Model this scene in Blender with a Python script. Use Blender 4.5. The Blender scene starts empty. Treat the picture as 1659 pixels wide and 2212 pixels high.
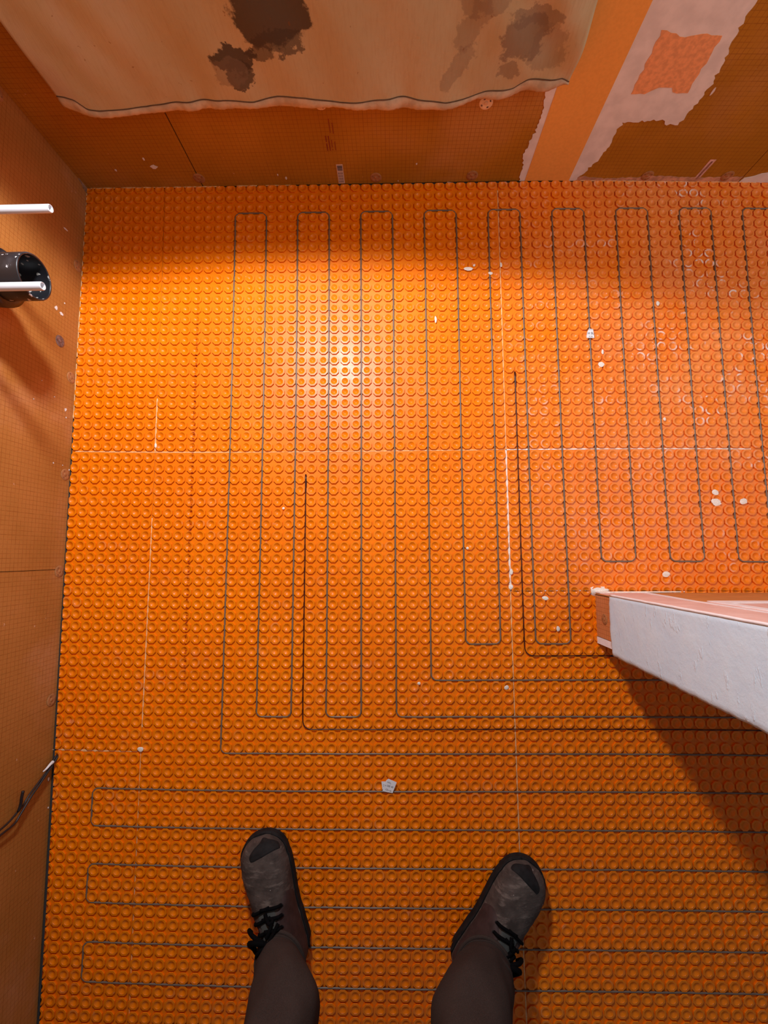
import bpy, bmesh, math, random
import numpy as np
from mathutils import Vector
random.seed(7); rng = np.random.default_rng(7)
P = 0.0305                                   # pitch of the membrane studs (m)
D = bpy.data; SC = bpy.context.scene; COL = SC.collection

# ------------------------------------------------------------------ camera
FPX, CX, CY = 960.0, 829.5, 1106.0
TA, TB, TC = -0.0968134384, -0.0217770250, 0.00454080923
CAM = np.array([14.9107807, -32.3490518, 39.4360214]) * P
def _rot(a, b, c):
    ca, sa, cb, sb, cc, sc = math.cos(a), math.sin(a), math.cos(b), math.sin(b), math.cos(c), math.sin(c)
    return (np.array([[1,0,0],[0,ca,-sa],[0,sa,ca]]) @ np.array([[cb,0,sb],[0,1,0],[-sb,0,cb]])
            @ np.array([[cc,-sc,0],[sc,cc,0],[0,0,1]]))
RM = _rot(TA, TB, TC)                        # world -> camera
cam = D.objects.new('camera', D.cameras.new('camera')); COL.objects.link(cam)
cam.data.sensor_fit = 'HORIZONTAL'; cam.data.sensor_width = 36
cam.data.lens = 36 * FPX / 1659; cam.data.clip_start = 0.02
from mathutils import Matrix
m4 = Matrix([list(RM.T[i]) + [CAM[i]] for i in range(3)] + [[0,0,0,1]])
cam.matrix_world = m4; SC.camera = cam

def ray(x, y): return RM.T @ np.array([(x-CX)/FPX, -(y-CY)/FPX, -1.0])
def onz(x, y, z=0.0): r = ray(x, y); return CAM + r*((z-CAM[2])/r[2])
def ony(x, y, Y): r = ray(x, y); return CAM + r*((Y-CAM[1])/r[1])
def onx(x, y, X): r = ray(x, y); return CAM + r*((X-CAM[0])/r[0])

# ------------------------------------------------------------------ world, lamp, exposure
w = D.worlds.new('world'); SC.world = w; w.use_nodes = True
w.node_tree.nodes['Background'].inputs[0].default_value = (0.84, 0.94, 1.1, 1)
w.node_tree.nodes['Background'].inputs[1].default_value = 0.12
LP = onz(640, 485); LP[2] = 1.0             # work light hung in front of the drop cloth, shining into the room
ld = D.lights.new('work_light', 'SPOT'); ld.energy = 66; ld.color = (0.95, 0.98, 1.06)
ld.spot_size = math.radians(159.5); ld.spot_blend = 0.13; ld.shadow_soft_size = 0.06
lo = D.objects.new('work_light', ld); COL.objects.link(lo); lo.location = LP
lo.rotation_euler = Vector((-0.007, -0.995, -0.097)).to_track_quat('-Z', 'Y').to_euler()
ad = D.lights.new('doorway_light', 'AREA'); ad.energy = 12.5; ad.color = (1.0, 0.97, 0.92); ad.size = 1.0   # soft light of the next room, high on the right
ao = D.objects.new('doorway_light', ad); COL.objects.link(ao); ao.location = (2.05, -.62, 1.9)
ao.rotation_euler = (Vector((1.0, .05, .2))-Vector(ao.location)).to_track_quat('-Z', 'Y').to_euler()
SC.view_settings.view_transform = 'Standard'; SC.view_settings.look = 'None'
SC.view_settings.exposure = 0.0; SC.view_settings.gamma = 1.0
SC.view_settings.use_curve_mapping = False

# ------------------------------------------------------------------ mat lay-out: stud coordinates (u to the right, v to the camera) -> metres
CU = [0.0527, 0.0127, -0.0081, 0.0258, 0.0355, -0.0158, -0.3511, 0.0567, 0.1814, 0.0498]
CV = [0.0078, -0.0835, 0.1079, -0.0905, -0.1366, -0.0704, 0.2208, -0.0694, 0.1027, 0.0468]
def W(u, v):                                 # the mats were laid a few millimetres out of square
    u = np.asarray(u, float); v = np.asarray(v, float)
    a = np.clip(u, -14.7, 50)/30-.5; b = np.clip(v, -3, 70)/30-1
    T = [a*0+1, a, b, a*a, a*b, b*b, a**3, a*a*b, a*b*b, b**3]
    du = sum(c*t for c, t in zip(CU, T)); dv = sum(c*t for c, t in zip(CV, T))
    return (u+du)*P, -(v+dv)*P

# ------------------------------------------------------------------ mesh helpers
def link(name, me, mat=None, parent=None, smooth=False):
    o = D.objects.new(name, me); COL.objects.link(o)
    if mat: me.materials.append(mat)
    if parent: o.parent = parent
    if smooth: me.polygons.foreach_set('use_smooth', [True]*len(me.polygons))
    return o
def mesh(name, V, F, mat=None, parent=None, smooth=False):
    me = D.meshes.new(name); me.from_pydata([tuple(map(float, v)) for v in V], [], [tuple(map(int, f)) for f in F]); me.update()
    return link(name, me, mat, parent, smooth)
def fast(name, V, L, S, uv=None, smooth=None, mat=None, parent=None):   # V verts, L loops, S loop sizes
    me = D.meshes.new(name); me.vertices.add(len(V)); me.vertices.foreach_set('co', np.asarray(V, np.float32).ravel())
    me.loops.add(len(L)); me.loops.foreach_set('vertex_index', np.asarray(L, np.int32))
    S = np.asarray(S, np.int32); me.polygons.add(len(S))
    me.polygons.foreach_set('loop_start', np.concatenate([[0], np.cumsum(S)[:-1]]).astype(np.int32))
    if smooth is not None: me.polygons.foreach_set('use_smooth', np.asarray(smooth, bool))
    if uv is not None:
        l = me.uv_layers.new(name='UVMap'); l.data.foreach_set('uv', np.asarray(uv, np.float32)[np.asarray(L)].ravel())
    me.update(calc_edges=True); me.validate()
    return link(name, me, mat, parent)
def tag(o, label=None, cat=None, group=None, kind=None):
    if label: o['label'] = label
    if cat: o['category'] = cat
    if group: o['group'] = group
    if kind: o['kind'] = kind
    return o
def empty(name, loc=(0,0,0)):
    o = D.objects.new(name, None); COL.objects.link(o); o.location = loc; o.empty_display_size = .05; return o
def box(name, a, b, mat, parent=None, bev=0):
    x0,y0,z0 = a; x1,y1,z1 = b
    V = [(x0,y0,z0),(x1,y0,z0),(x1,y1,z0),(x0,y1,z0),(x0,y0,z1),(x1,y0,z1),(x1,y1,z1),(x0,y1,z1)]
    F = [(3,2,1,0),(4,5,6,7),(0,1,5,4),(1,2,6,5),(2,3,7,6),(3,0,4,7)]
    o = mesh(name, V, F, mat, parent)
    if bev: md = o.modifiers.new('b', 'BEVEL'); md.width = bev; md.segments = 2
    return o
def tube(name, pts, r, mat, parent=None, n=10, cap=True):
    pts = np.array(pts, float); m = len(pts); r = np.broadcast_to(r, (m,)) if np.ndim(r) < 1 or len(np.atleast_1d(r)) == 1 else np.asarray(r)
    T = np.gradient(pts, axis=0); T /= np.maximum(np.linalg.norm(T, axis=1), 1e-9)[:, None]
    up = np.array([0,0,1.0]) if abs(T[0][2]) < .9 else np.array([1.0,0,0])
    V = []; a = np.linspace(0, 2*np.pi, n, endpoint=False)
    N = np.cross(up, T[0]); N /= np.linalg.norm(N)
    for i in range(m):
        N = N - T[i]*(N@T[i]); N /= np.linalg.norm(N); B = np.cross(T[i], N)
        V += [pts[i] + r[i]*(math.cos(t)*N + math.sin(t)*B) for t in a]
    F = [(i*n+k, i*n+(k+1) % n, (i+1)*n+(k+1) % n, (i+1)*n+k) for i in range(m-1) for k in range(n)]
    if cap: F += [tuple(range(n-1, -1, -1)), tuple(range((m-1)*n, m*n))]
    return mesh(name, V, F, mat, parent, True)
def spline(pts, k=8):                       # Catmull-Rom
    p = np.array(pts, float); p = np.vstack([2*p[0]-p[1], p, 2*p[-1]-p[-2]]); out = []
    for i in range(1, len(p)-2):
        for t in np.linspace(0, 1, k, endpoint=False):
            a, b, c, d = p[i-1], p[i], p[i+1], p[i+2]
            out.append(.5*((2*b)+(c-a)*t+(2*a-5*b+4*c-d)*t*t+(3*b-a-3*c+d)*t**3))
    out.append(p[-2]); return np.array(out)
def plate(name, poly, o0, ex, ey, en, h, mat, parent=None):
    """flat plate: outline poly in the (ex, ey) plane at o0, thickness h along en"""
    o0, ex, ey, en = map(np.array, (o0, ex, ey, en)); n = len(poly)
    bot = [o0+ex*a+ey*b for a, b in poly]; top = [q+en*h for q in bot]
    F = [tuple(range(n, 2*n)), tuple(range(n-1, -1, -1))] + [(i, (i+1) % n, n+(i+1) % n, n+i) for i in range(n)]
    return mesh(name, bot+top, F, mat, parent)
def ragged(poly, amp, step=.008, keep=None):
    """subdivide an outline and roughen it; keep = indices of sides left straight"""
    out = []
    for i in range(len(poly)):
        a = np.array(poly[i], float); b = np.array(poly[(i+1) % len(poly)], float)
        L = np.linalg.norm(b-a); n = max(1, int(L/step)); nr = np.array([-(b-a)[1], (b-a)[0]])/max(L, 1e-9)
        for k in range(n):
            j = 0 if (keep and i in keep) or k == 0 else amp*(rng.random()-.5)*(2.2 if rng.random() < .2 else 1)
            out.append(a+(b-a)*k/n+nr*j)
    return out

# ------------------------------------------------------------------ materials
class NT:
    def __init__(s, name, rough=.6, spec=.5):
        s.m = D.materials.new(name); s.m.use_nodes = True; s.t = s.m.node_tree; s.b = s.t.nodes['Principled BSDF']
        s.b.inputs['Roughness'].default_value = rough; s.b.inputs['Specular IOR Level'].default_value = spec
    def n(s, ty, **k):
        x = s.t.nodes.new(ty)
        for a, v in k.items(): setattr(x, a, v)
        return x
    def put(s, sock, v):
        if isinstance(v, bpy.types.NodeSocket): s.t.links.new(v, sock)
        else: sock.default_value = (*v, 1) if isinstance(v, tuple) and len(v) == 3 and sock.type == 'RGBA' else v
    def obj(s): return s.n('ShaderNodeTexCoord').outputs['Object']
    def uv(s): return s.n('ShaderNodeTexCoord').outputs['UV']
    def xyz(s, v): x = s.n('ShaderNodeSeparateXYZ'); s.put(x.inputs[0], v); return x.outputs
    def math(s, op, a, b=None, c=None):
        x = s.n('ShaderNodeMath', operation=op); s.put(x.inputs[0], a)
        if b is not None: s.put(x.inputs[1], b)
        if c is not None: s.put(x.inputs[2], c)
        return x.outputs[0]
    def noise(s, v, scale, detail=3, rough=.5):
        x = s.n('ShaderNodeTexNoise'); s.put(x.inputs['Vector'], v); x.inputs['Scale'].default_value = scale
        x.inputs['Detail'].default_value = detail; x.inputs['Roughness'].default_value = rough; return x.outputs[0]
    def map(s, v, a, b, c=0., d=1.):
        x = s.n('ShaderNodeMapRange', interpolation_type='SMOOTHSTEP'); s.put(x.inputs[0], v)
        for i, q in enumerate((a, b, c, d)): x.inputs[i+1].default_value = q
        return x.outputs[0]
    def scale(s, v, k):
        x = s.n('ShaderNodeVectorMath', operation='MULTIPLY'); s.put(x.inputs[0], v); x.inputs[1].default_value = k; return x.outputs[0]
    def mix(s, f, a, b):
        x = s.n('ShaderNodeMix', data_type='RGBA'); s.put(x.inputs['Factor'], f); s.put(x.inputs[6], a); s.put(x.inputs[7], b); return x.outputs[2]
    def bump(s, h, st=.3, d=.001):
        x = s.n('ShaderNodeBump'); s.put(x.inputs['Height'], h); x.inputs['Strength'].default_value = st; x.inputs['Distance'].default_value = d
        s.put(s.b.inputs['Normal'], x.outputs[0])
    def col(s, c): s.put(s.b.inputs['Base Color'], c); return s
    def line(s, x, period, width):           # 1 on thin lines every `period`
        f = s.math('FRACT', s.math('DIVIDE', x, period)); d = s.math('ABSOLUTE', s.math('SUBTRACT', f, .5))
        return s.math('GREATER_THAN', d, .5-width)
def plain(name, c, rough=.6, var=.12, sc=60, spec=.5, bump=0):
    t = NT(name, rough, spec); o = t.obj(); n = t.noise(o, sc, 4)
    t.col(t.mix(t.map(n, .3, .7), tuple(x*(1-var) for x in c), tuple(min(1, x*(1+var)) for x in c)))
    if bump: t.bump(n, bump, .001)
    return t.m

def mat_membrane():
    t = NT('orange_polypropylene', .36, .32); uv = t.uv(); U, V, _ = t.xyz(uv); o = t.obj()
    base = t.mix(t.map(t.noise(o, 3, 3), .3, .7), (.90, .198, .0), (.95, .228, .0))
    # thin film of thinset dust, strongest towards the right of the room
    X, Y, _ = t.xyz(o)
    reg = t.math('MULTIPLY', t.map(X, .55, 1.35), t.map(Y, -1.25, -.5))
    film = t.math('MULTIPLY', t.map(t.noise(o, 7, 5, .6), .15, .75), t.math('MULTIPLY_ADD', reg, .42, .0))
    c = t.mix(film, base, (.91, .41, .17))
    smear = t.map(t.noise(o, 42, 4, .62), .655, .70)
    patch = t.map(t.noise(o, 4.5, 2), .50, .62)
    amt = t.math('MULTIPLY', t.math('MULTIPLY', smear, patch), t.math('MULTIPLY_ADD', reg, .75, .10))
    c = t.mix(amt, c, (.90, .70, .60))
    fu = t.math('SUBTRACT', t.math('FRACT', U), .5); fv = t.math('SUBTRACT', t.math('FRACT', V), .5)
    rr = t.math('SQRT', t.math('ADD', t.math('MULTIPLY', fu, fu), t.math('MULTIPLY', fv, fv)))
    ring = t.math('MULTIPLY', t.map(rr, .25, .29), t.map(rr, .43, .40))          # dried thinset left on the stud rims
    ra = t.math('MULTIPLY', t.map(t.noise(o, 34, 4, .65), .50, .62), t.map(t.noise(o, 6.5, 3), .48, .66))
    c = t.mix(t.math('MULTIPLY', t.math('MULTIPLY', ring, ra), t.math('MULTIPLY_ADD', reg, .85, .06)), c, (.94, .80, .72))
    fl = t.map(t.noise(o, 120, 2), .77, .80); c = t.mix(t.math('MULTIPLY', fl, .5), c, (.9, .62, .45))
    # red ink register marks down one stud column
    du = t.math('ABSOLUTE', t.math('ADD', U, 3.42)); ink = t.math('LESS_THAN', du, .10)
    sv = t.map(t.noise(t.scale(uv, (2, 3.4, 1)), 1.6, 4, .7), .50, .56)
    rg = t.math('MULTIPLY', t.map(V, 5, 16), t.map(V, 47, 40))
    c = t.mix(t.math('MULTIPLY', t.math('MULTIPLY', ink, sv), rg), c, (.33, .02, .005))
    # pressed cutting lines between the studs
    ln = t.math('MAXIMUM', t.line(t.math('ADD', U, .0), 1, .012), t.line(V, 1, .012))
    c = t.mix(t.math('MULTIPLY', ln, .16), c, (.55, .07, .0))
    t.col(c); t.put(t.b.inputs['Roughness'], t.math('MULTIPLY_ADD', t.noise(o, 14, 3), .22, .26))
    t.bump(t.math('SUBTRACT', t.noise(o, 260, 2), t.math('MULTIPLY', ln, 1.5)), .10, .0006)
    return t.m
def mat_board(name, base, alt, ax, ay, dust=.3):
    """foam board with a printed 10 mm grid; ax, ay = axes of the grid"""
    t = NT(name, .55, .3); o = t.obj(); X = t.xyz(o); a, b = X[ax], X[ay]
    c = t.mix(t.map(t.noise(o, 5, 4), .35, .65), base, alt)
    c = t.mix(t.math('MULTIPLY', t.map(t.noise(o, 2.6, 5, .6), .5, .75), dust), c, (.80, .42, .27))
    fine = t.math('MAXIMUM', t.line(a, .011, .055), t.line(b, .011, .055))
    big = t.math('MAXIMUM', t.line(a, .055, .010), t.line(b, .055, .010))
    wob = t.map(t.noise(o, 55, 2), .25, .6, .4, 1.)
    g = t.math('MULTIPLY', t.math('MAXIMUM', t.math('MULTIPLY', fine, .46), t.math('MULTIPLY', big, .62)), wob)
    c = t.mix(g, c, (.20, .045, .004))
    sp = t.map(t.noise(o, 46, 3, .6), .73, .76); c = t.mix(t.math('MULTIPLY', sp, .6), c, (.85, .52, .36))
    t.col(c); t.bump(t.noise(o, 350, 3), .35, .0006)
    return t.m
M = {}
M['membrane'] = mat_membrane()
M['board_back'] = mat_board('grid_board_back', (.40, .165, .008), (.48, .20, .015), 0, 2, .15)
M['board_left'] = mat_board('grid_board_left', (.40, .155, .030), (.47, .185, .042), 1, 2, .35)
M['board_end'] = mat_board('grid_board_end', (.58, .21, .065), (.66, .27, .10), 1, 2, .3)
M['slab'] = plain('dark_subfloor', (.055, .045, .04), .9)
M['band'] = plain('joint_band_fleece', (.88, .40, .085), .75, .035, 140, .2, .2)
M['thinset'] = plain('thinset_mortar', (.80, .74, .70), .85, .08, 30, .2, .25)
M['seam'] = plain('seam_thinset', (.95, .50, .22), .8, .15, 200)
M['seam_white'] = plain('white_thinset', (.92, .80, .70), .8, .1, 300)
M['cable'] = plain('heating_cable_sheath', (.18, .13, .098), .38, .12, 40, .55)
M['wire'] = plain('sensor_wire_sheath', (.035, .006, .005), .35, .1, 40, .5)
M['black_wire'] = plain('black_lead_sheath', (.018, .012, .012), .45)
M['white_tape'] = plain('white_tape', (.85, .82, .80), .6)
M['pipe_white'] = plain('white_water_pipe', (.66, .67, .70), .35, .03, 20)
M['seam_thread'] = plain('dark_seam_thread', (.035, .027, .023), .95)
def mat_cloth():
    t = NT('canvas_drop_cloth', .9, .1); o = t.obj(); X, Y, Z = t.xyz(o)
    c = t.mix(t.map(t.noise(o, 4, 4), .3, .7), (.54, .42, .23), (.60, .48, .28))
    c = t.mix(t.math('MULTIPLY', t.map(t.noise(t.scale(o, (220, 1, 30)), 1, 3), .45, .75), .25), c, (.44, .27, .14))
    wv = t.math('MULTIPLY', t.map(X, .1, -.25), t.map(t.noise(t.scale(o, (3, 1, 1.2)), 3, 4), .4, .65))
    c = t.mix(t.math('MULTIPLY', wv, .35), c, (.68, .52, .43))
    nz = t.math('MULTIPLY', t.math('SUBTRACT', t.noise(o, 22, 5, .65), .5), .10)
    nv = t.n('ShaderNodeTexNoise'); t.put(nv.inputs['Vector'], o); nv.inputs['Scale'].default_value = 26; nv.inputs['Detail'].default_value = 6; nv.inputs['Roughness'].default_value = .68
    wx_, _, wz_ = t.xyz(nv.outputs['Color'])
    Xs = t.math('ADD', X, t.math('MULTIPLY', t.math('SUBTRACT', wx_, .5), .085)); Zs = t.math('ADD', Z, t.math('MULTIPLY', t.math('SUBTRACT', wz_, .5), .085))
    def blob(x0, z0, a, b, k, cc, sl=0):
        X, Z = Xs, Zs
        dx = t.math('DIVIDE', t.math('ADD', t.math('SUBTRACT', X, x0), t.math('MULTIPLY', t.math('SUBTRACT', Z, z0), sl)), a)
        dz = t.math('DIVIDE', t.math('SUBTRACT', Z, z0), b)
        r = t.math('ADD', t.math('SQRT', t.math('ADD', t.math('MULTIPLY', dx, dx), t.math('MULTIPLY', dz, dz))), t.math('MULTIPLY', nz, 5))
        return t.math('MULTIPLY', t.map(r, 1.05, .88), k), cc
    dk = (.085, .062, .042); md = (.24, .17, .11)
    def pb(px, py, rx, ry, k, cc, sl=0):
        q = ony(px, py, .067); a_ = abs(ony(px+rx, py, .067)[0]-q[0]); b_ = abs(ony(px, py+ry, .067)[2]-q[2]); return blob(q[0], q[2], a_, b_, k, cc, sl)
    for f, cc in (pb(580, 30, 88, 70, .93, dk), pb(600, 85, 62, 26, .75, dk), pb(505, 125, 52, 30, .93, dk), pb(515, 160, 26, 30, .85, dk), pb(490, 155, 34, 32, .45, md), pb(560, 115, 30, 25, .7, dk),
                  pb(1130, 90, 46, 52, .75, md), pb(1165, 40, 55, 25, .6, md, .4), pb(1095, 160, 24, 18, .55, md), pb(1180, 110, 40, 50, .4, md),
                  pb(985, 150, 26, 50, .4, md, -.5), pb(1020, 60, 30, 60, .4, md, -.5), pb(1050, 10, 60, 30, .45, md)):
        c = t.mix(f, c, cc)
    sp = t.map(t.noise(o, 70, 2), .74, .77); c = t.mix(t.math('MULTIPLY', sp, .5), c, (.22, .09, .03))
    t.col(c)
    wx = t.math('SINE', t.math('MULTIPLY', X, 5200)); wz = t.math('SINE', t.math('MULTIPLY', Z, 5200))
    t.bump(t.math('ADD', t.noise(o, 38, 5), t.math('MULTIPLY', t.math('MULTIPLY', wx, wz), .05)), .5, .004)
    return t.m
M['cloth'] = mat_cloth()
M['hem'] = plain('canvas_hem', (.58, .44, .29), .9, .14, 55, .1, .4)
M['stitch'] = plain('hem_stitch', (.13, .07, .035), .9)
def mat_plaster(name, c, c2):
    t = NT(name, .62, .35); o = t.obj()
    n1 = t.noise(o, 22, 5, .6); n2 = t.noise(t.scale(o, (1, .35, 1)), 55, 4, .6)
    t.col(t.mix(t.map(n1, .35, .7), c, c2))
    t.bump(t.math('ADD', t.math('ADD', n1, t.math('MULTIPLY', t.map(n2, .60, .68), .35)), t.math('MULTIPLY', t.noise(o, 160, 4, .7), .25)), .7, .0024)
    return t.m
M['plaster'] = mat_plaster('joint_compound', (.65, .85, .98), (.70, .89, .99))
M['pink'] = mat_plaster('thinset_over_band', (.80, .50, .42), (.88, .60, .52))
M['bead'] = plain('corner_compound', (.92, .89, .88), .6, .04, 80, .4, .3)
def mat_black_pipe():
    t = NT('black_abs_pipe', .38, .5); o = t.obj(); c = t.mix(t.map(t.noise(o, 18, 4), .45, .75), (.012, .011, .013), (.06, .057, .065))
    f = t.map(t.noise(o, 75, 3, .55), .66, .685); c = t.mix(f, c, (.62, .58, .57)); t.col(c); return t.m
M['black'] = mat_black_pipe()
def mat_black_in():
    t = NT('black_pipe_inside', .35, .5); o = t.obj(); f = t.map(t.noise(o, 70, 1), .66, .67)
    t.col(t.mix(f, (.008, .008, .01), (.33, .31, .28))); return t.m
M['black_in'] = mat_black_in()
def mat_leather():
    t = NT('worn_suede', .8, .25); o = t.obj(); n = t.noise(o, 26, 5, .6)
    c = t.mix(t.map(n, .3, .7), (.042, .031, .026), (.092, .070, .059))
    st = t.noise(t.scale(o, (1, 3.2, 1)), 26, 4, .6); c = t.mix(t.math('MULTIPLY', t.map(st, .52, .72), .6), c, (.23, .185, .155))
    sp = t.map(t.noise(o, 95, 2), .74, .76); c = t.mix(sp, c, (.50, .45, .40))
    t.col(c); t.bump(t.math('ADD', t.noise(o, 160, 3), t.math('MULTIPLY', st, 2)), .5, .0015); return t.m
M['leather'] = mat_leather()
M['collar'] = plain('brown_leather_quarter', (.046, .028, .026), .7, .2, 60, .3, .3)
M['rubber'] = plain('black_rubber', (.013, .012, .012), .75, .3, 70, .2, .4)
M['lace'] = plain('black_lace', (.003, .003, .0035), .9, .1, 60, .08)
M['tongue'] = plain('grey_tongue', (.055, .058, .052), .85)
def mat_trouser():
    t = NT('grey_brown_work_cotton', .95, .1); o = t.obj(); c = t.mix(t.map(t.noise(o, 7, 4), .3, .7), (.036, .026, .022), (.050, .037, .031))
    c = t.mix(t.math('MULTIPLY', t.map(t.noise(o, 900, 2), .4, .7), .4), c, (.085, .064, .054)); t.col(c); t.bump(t.noise(o, 700, 2), .3, .0006); return t.m
M['trouser'] = mat_trouser()
M['paper'] = plain('white_label_paper', (.86, .85, .87), .6, .03)
M['ink'] = plain('grey_print', (.10, .08, .09), .7)
M['red_ink'] = plain('red_print', (.27, .035, .006), .7)
M['label_wall'] = plain('wall_label_paper', (.70, .52, .42), .6, .05)
M['clear'] = plain('clear_film_label', (.72, .42, .36), .2, .2, 80)
M['washer'] = plain('galvanised_washer', (.88, .66, .42), .45, .1)
M['washer_smeared'] = plain('smeared_washer', (.42, .17, .055), .7, .15, 120); M['washer_hole'] = plain('washer_hole', (.27, .10, .03), .8)
M['washer_dark'] = plain('dark_steel_washer', (.16, .10, .09), .35, .5, 150, .6)

# ------------------------------------------------------------------ the setting: slab and membrane
floor = tag(box('floor', (-.9, -2.95, -.03), (2.2, .45, -.0008), M['slab']), kind='structure')
SEG = 16
ang = np.arange(SEG)*2*np.pi/SEG
oct_ = 1/np.cos((ang+math.pi/8) % (math.pi/4)-math.pi/8)      # octagon with flats to the four sides
rings = [(.0, .0122, 1), (.0034, .0131, 1), (.0043, .0127, 1), (.0044, .0088, .3), (.0037, .0083, .1), (.0009, .0018, 0)]
sx, sy, sz = [], [], []
for z, r, k in rings:
    rr = r*(1+(oct_-1)*k); sx += list(rr*np.cos(ang)); sy += list(rr*np.sin(ang)); sz += [z]*SEG
sx.append(0); sy.append(0); sz.append(.0005)
sx = np.array(sx)/P; sy = np.array(sy)/P; sz = np.array(sz); NV = len(sx)
FL, FS, FSM = [], [], []
for i in range(len(rings)-1):
    for k in range(SEG):
        a, b = i*SEG+k, i*SEG+(k+1) % SEG; FL += [a, b, b+SEG, a+SEG]; FS.append(4); FSM.append(i >= 4)
for k in range(SEG): FL += [(len(rings)-1)*SEG+k, (len(rings)-1)*SEG+(k+1) % SEG, NV-1]; FS.append(3); FSM.append(True)
FL = np.array(FL); FS = np.array(FS); FSM = np.array(FSM)
_YB = lambda x: (3.30 - .12*np.clip((x/P+14.6)/14, 0, 1) - .06*np.maximum(0, (x/P-5)/22) - np.maximum(0, (x/P-27))**1.35*.0105)*P    # board face of the back wall
_N = np.array([-.47, -.1, .906, 1.451, 2.0]); YB = lambda x: np.interp(x, _N, _YB(_N))      # the boards are flat between their joints
XL = lambda y: (-14.70 + .36*np.clip((3.3-y/P)/70, 0, 1))*P                                                                        # board face of the left wall
def edge_x(Y): return XL(Y)+.0012+.0060*np.clip((-Y-.55)/1.2, 0, 1)      # cut edge along the left wall
def edge_y(X): return YB(X)-.0012-.0022*np.clip((X-.2)*6, 0, 1)*np.clip((1.0-X)*8, 0, 1)
def clipw(X, Y):
    Y = np.minimum(Y, edge_y(X)); X = np.maximum(X, edge_x(Y)); return X, Y
def sheet(u0, u1, v0, v1):
    G = .010
    us = np.unique(np.r_[u0+G, np.arange(math.ceil(u0+.01), math.floor(u1-.01)+1), u1-G]); vs = np.unique(np.r_[v0+G, np.arange(math.ceil(v0+.01), math.floor(v1-.01)+1), v1-G])
    gu, gv = np.meshgrid(us, vs); X, Y = clipw(*W(gu.ravel(), gv.ravel())); nu, nv = len(us), len(vs)
    Vt = np.stack([X, Y, X*0+.0004], 1)
    idx = np.arange(nu*nv).reshape(nv, nu)
    L = np.stack([idx[1:, :-1], idx[1:, 1:], idx[:-1, 1:], idx[:-1, :-1]], -1).reshape(-1)
    s = fast('membrane_sheet', Vt, L, [4]*((nu-1)*(nv-1)), np.stack([gu.ravel(), gv.ravel()], 1), None, M['membrane'], floor)
    cu = np.arange(math.floor(u0), math.ceil(u1))+.5; cv = np.arange(math.floor(v0), math.ceil(v1))+.5
    a, b = np.meshgrid(cu, cv); a = a.ravel()[:, None]; b = b.ravel()[:, None]
    U = np.clip(a+sx, u0+G, u1-G); V = np.clip(b-sy, v0+G, v1-G); n = len(a)
    cx, cy = W(a, b)
    X, Y = clipw(cx+(U-a)*P, cy-(V-b)*P); Z = np.broadcast_to(sz, U.shape)+.0004
    Vt = np.stack([X.ravel(), Y.ravel(), Z.ravel()], 1)
    L = (FL[None]+np.arange(n)[:, None]*NV).ravel()
    st = fast('stud_field', Vt, L, np.tile(FS, n), np.stack([U.ravel(), V.ravel()], 1), np.tile(FSM, n), M['membrane'], s)
    st['kind'] = 'stuff'
    return s
for a in ((-15, -7, -3, 23), (-7, 25, -3, 23), (25, 58, -3, 23), (-15, -7, 23, 49), (-7, 25, 23, 82), (25, 58, 23, 35.5), (25, 58, 35.5, 82),
          (-15, -7, 49, 82)): sheet(*a)
def ribbon(name, uv, wd, mat, z=.0011, parent=floor, amp=.3):
    uv = np.array(uv, float); pts = []
    for a, b in zip(uv[:-1], uv[1:]):
        n = max(2, int(np.linalg.norm(b-a)*5)); pts += [a+(b-a)*t for t in np.linspace(0, 1, n)]
    pts = np.array(pts); T = np.gradient(pts, axis=0); T /= np.maximum(np.linalg.norm(T, axis=1), 1e-6)[:, None]; N = np.stack([-T[:, 1], T[:, 0]], 1)
    wv = wd/2*(1+amp*(rng.random(len(pts))*2-1)); A = pts+N*wv[:, None]; B = pts-N*wv[:, None]
    V = []
    for q in (A, B):
        x, y = W(q[:, 0], q[:, 1]); x, y = clipw(x, y); V += [(i, j, z) for i, j in zip(x, y)]
    m = len(pts); return mesh(name, V, [(i, i+1, m+i+1, m+i) for i in range(m-1)], mat, parent)
# filled butt joints between the sheets
ribbon('seam_filler', [(-14.6, 23), (0, 23)], .10, M['seam']); ribbon('seam_filler', [(0, 23), (25, 23)], .06, M['seam'], amp=.8)
ribbon('seam_filler', [(25, 23), (47, 23)], .08, M['seam_white'], amp=.8); ribbon('seam_filler', [(-7, 18), (-7, 22.9)], .12, M['seam'])
ribbon('seam_filler', [(-7, 29), (-7, 47)], .10, M['seam']); ribbon('seam_filler', [(-7, 49), (-6.85, 70)], .06, M['seam'])
ribbon('seam_filler', [(25, -2), (25, 23)], .08, M['seam']); ribbon('seam_filler', [(25, 23), (25, 35.5)], .16, M['seam_white'])
ribbon('seam_filler', [(25, 35.5), (25, 82)], .09, M['seam']); ribbon('seam_filler', [(25, 35.5), (32.2, 35.5)], .10, M['seam_white'], amp=.6)
ribbon('seam_filler', [(-14.4, 49), (-7.3, 49)], .11, M['seam'], amp=.7)
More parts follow.
